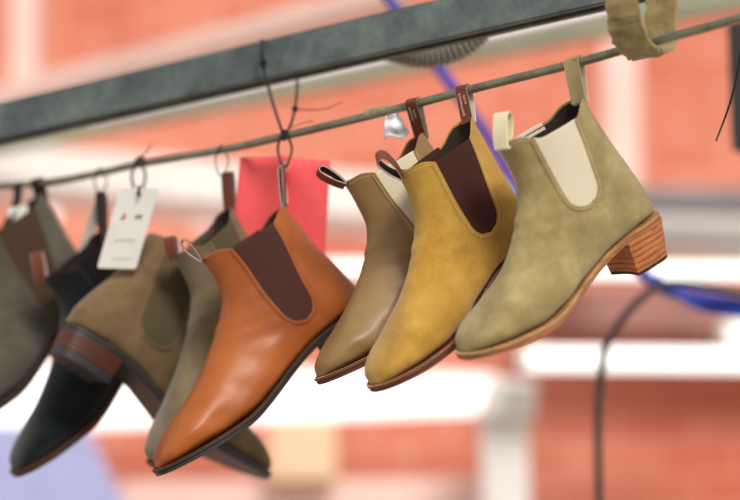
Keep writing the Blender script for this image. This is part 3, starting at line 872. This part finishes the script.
slab3('pale_post', [(8, -40), (38, -40), (38, 110), (8, 110)], 5.7, .12, M['pale_paint'], 'blurred pale vertical post in the upper left corner of the brick wall', 'post')
slab3('pale_rail', [(-60, 100), (420, -30), (420, -8), (-60, 122)], [5, 4.2, 4.2, 5], .1, M['pale_paint'], 'blurred pale rail slanting above the steel channel', 'rail')
slab3('white_post', [(482, 417), (528, 417), (526, 560), (480, 560)], 4.8, .14, M['white_paint'], 'blurred white post below the toe of the olive boot', 'post', ground=True)
slab3('post_cap', [(490, 376), (536, 380), (536, 416), (478, 416)], 4.75, .18, M['white_paint'], 'blurred white block on top of the white post', 'block')
slab3('cream_box', [(268, 420), (336, 420), (336, 480), (268, 480)], 5.02, .12, M['cream_paint'], 'blurred cream box standing on the white ledge below the boots', 'box')
slab3('white_ledge', [(120, 482), (482, 478), (482, 560), (120, 560)], 5.1, .5, M['pale_paint'], 'blurred pale ledge low down, below the cream box', 'ledge', ground=True)
slab3('violet_sheet', [(-60, 424), (84, 424), (150, 560), (-60, 560)], 4.8, .06, M['violet'], 'blurred pale violet sheet imitating a blue glow below the toe of the blue-black boot', 'sheet')  # added sheet; its colour stands in for a blue glow

def lamp(cx0, y0, cx1, y1, d, r, label, m='lamp', housing=True, group='fluorescent lamps in the hall'):
    A, B_ = at(cx0, y0, d), at(cx1, y1, d); root = empty('fluorescent_lamp', (A+B_)/2)
    ax = unit(B_-A); mb = MB(); tube(mb, [A, A+ax*.01, B_-ax*.01, B_], r, 20, None)
    o = mb.build('tube', M[m]); loc_to(o, root)
    if housing:
        mb = MB(); lo = np.minimum(A, B_); hi = np.maximum(A, B_); box(mb, (lo[0]-.02, lo[1]+r*.9, lo[2]-r*.5), (hi[0]+.02, lo[1]+r*.9+.05, hi[2]+r*.5))
        o = mb.build('housing', M['grey_paint'], None, False); loc_to(o, root)
        for E_ in (A, B_):
            mb = MB(); box(mb, tuple(E_-V(.012, r, r*1.1)), tuple(E_+V(.012, r, r*1.1))); o = mb.build('end_cap', M['white_paint'], None, False); loc_to(o, root)
    tag(root, label, 'lamp', group)
lamp(322, 268, 860, 272, 4.9, .018, 'glowing white tube level with the heel of the olive boot')
lamp(524, 359, 860, 361, 4.6, .029, 'glowing white tube crossing behind the black cable')
lamp(724, 334, 860, 336, 5.2, .030, 'short bright end of a tube at the right edge between two longer tubes')
slab3('light_panel', [(-120, 358), (498, 374), (498, 411), (-120, 434)], 5.2, .08, M['lamp_soft'], 'wide glowing white light panel low behind the boot toes', 'light panel')
mb = MB(); tube(mb, [at(90, 126, 2.6), at(620, 12, 2.2)], .006, 14, 12)
tag(mb.build('pale_conduit', M['white_paint']), 'thin pale conduit pipe running along just below and behind the steel channel', 'pipe')
def globe(px, py, d, r, label):
    me = bpy.data.meshes.new('lamp_globe'); import bmesh
    bm = bmesh.new(); bmesh.ops.create_uvsphere(bm, u_segments=24, v_segments=14, radius=r); bm.to_mesh(me); bm.free()
    me.materials.append(M['lamp_soft']); me.polygons.foreach_set('use_smooth', [True]*len(me.polygons))
    o = bpy.data.objects.new('lamp_globe', me); COL.objects.link(o); o.location = tuple(at(px, py, d)); tag(o, label, 'lamp')
globe(206, 214, 6.0, .058, 'soft white glowing lamp behind the pull tab of the grey-green boot')
globe(50, 216, 6.0, .024, 'tiny white lamp glow between the cropped grey boot and the blue-black boot')
# ------------------------------------------------------------------ camera, world, render look
cam = bpy.data.cameras.new('camera'); co = bpy.data.objects.new('camera', cam); COL.objects.link(co)
cam.sensor_width = 36; cam.lens = F_PX/740*36; cam.clip_start = .05; cam.clip_end = 200
co.location = tuple(CAM); co.rotation_euler = (math.pi/2+PITCH, 0, 0)
cam.dof.use_dof = True; cam.dof.focus_distance = zrod(460)-.03; cam.dof.aperture_fstop = 1.9
SC.camera = co
w = bpy.data.worlds.new('world'); SC.world = w; w.use_nodes = True
w.node_tree.nodes['Background'].inputs['Color'].default_value = (1, .97, .93, 1)
w.node_tree.nodes['Background'].inputs['Strength'].default_value = .6
sl = bpy.data.lights.new('window_sun', 'SUN'); sl.energy = 2.5; sl.angle = D(18); sl.color = (1, .97, .92)  # soft key light added for the boots; no window stands behind it
so = bpy.data.objects.new('window_sun', sl); COL.objects.link(so)
import mathutils
so.rotation_euler = mathutils.Vector((-.22, .72, -.50)).to_track_quat('-Z', 'Y').to_euler()
SC.view_settings.view_transform = 'Standard'; SC.view_settings.look = 'None'
SC.view_settings.exposure = .1; SC.view_settings.gamma = 1; SC.view_settings.use_curve_mapping = False
SC.cycles.use_denoising = True
SC.cycles.max_bounces = 6
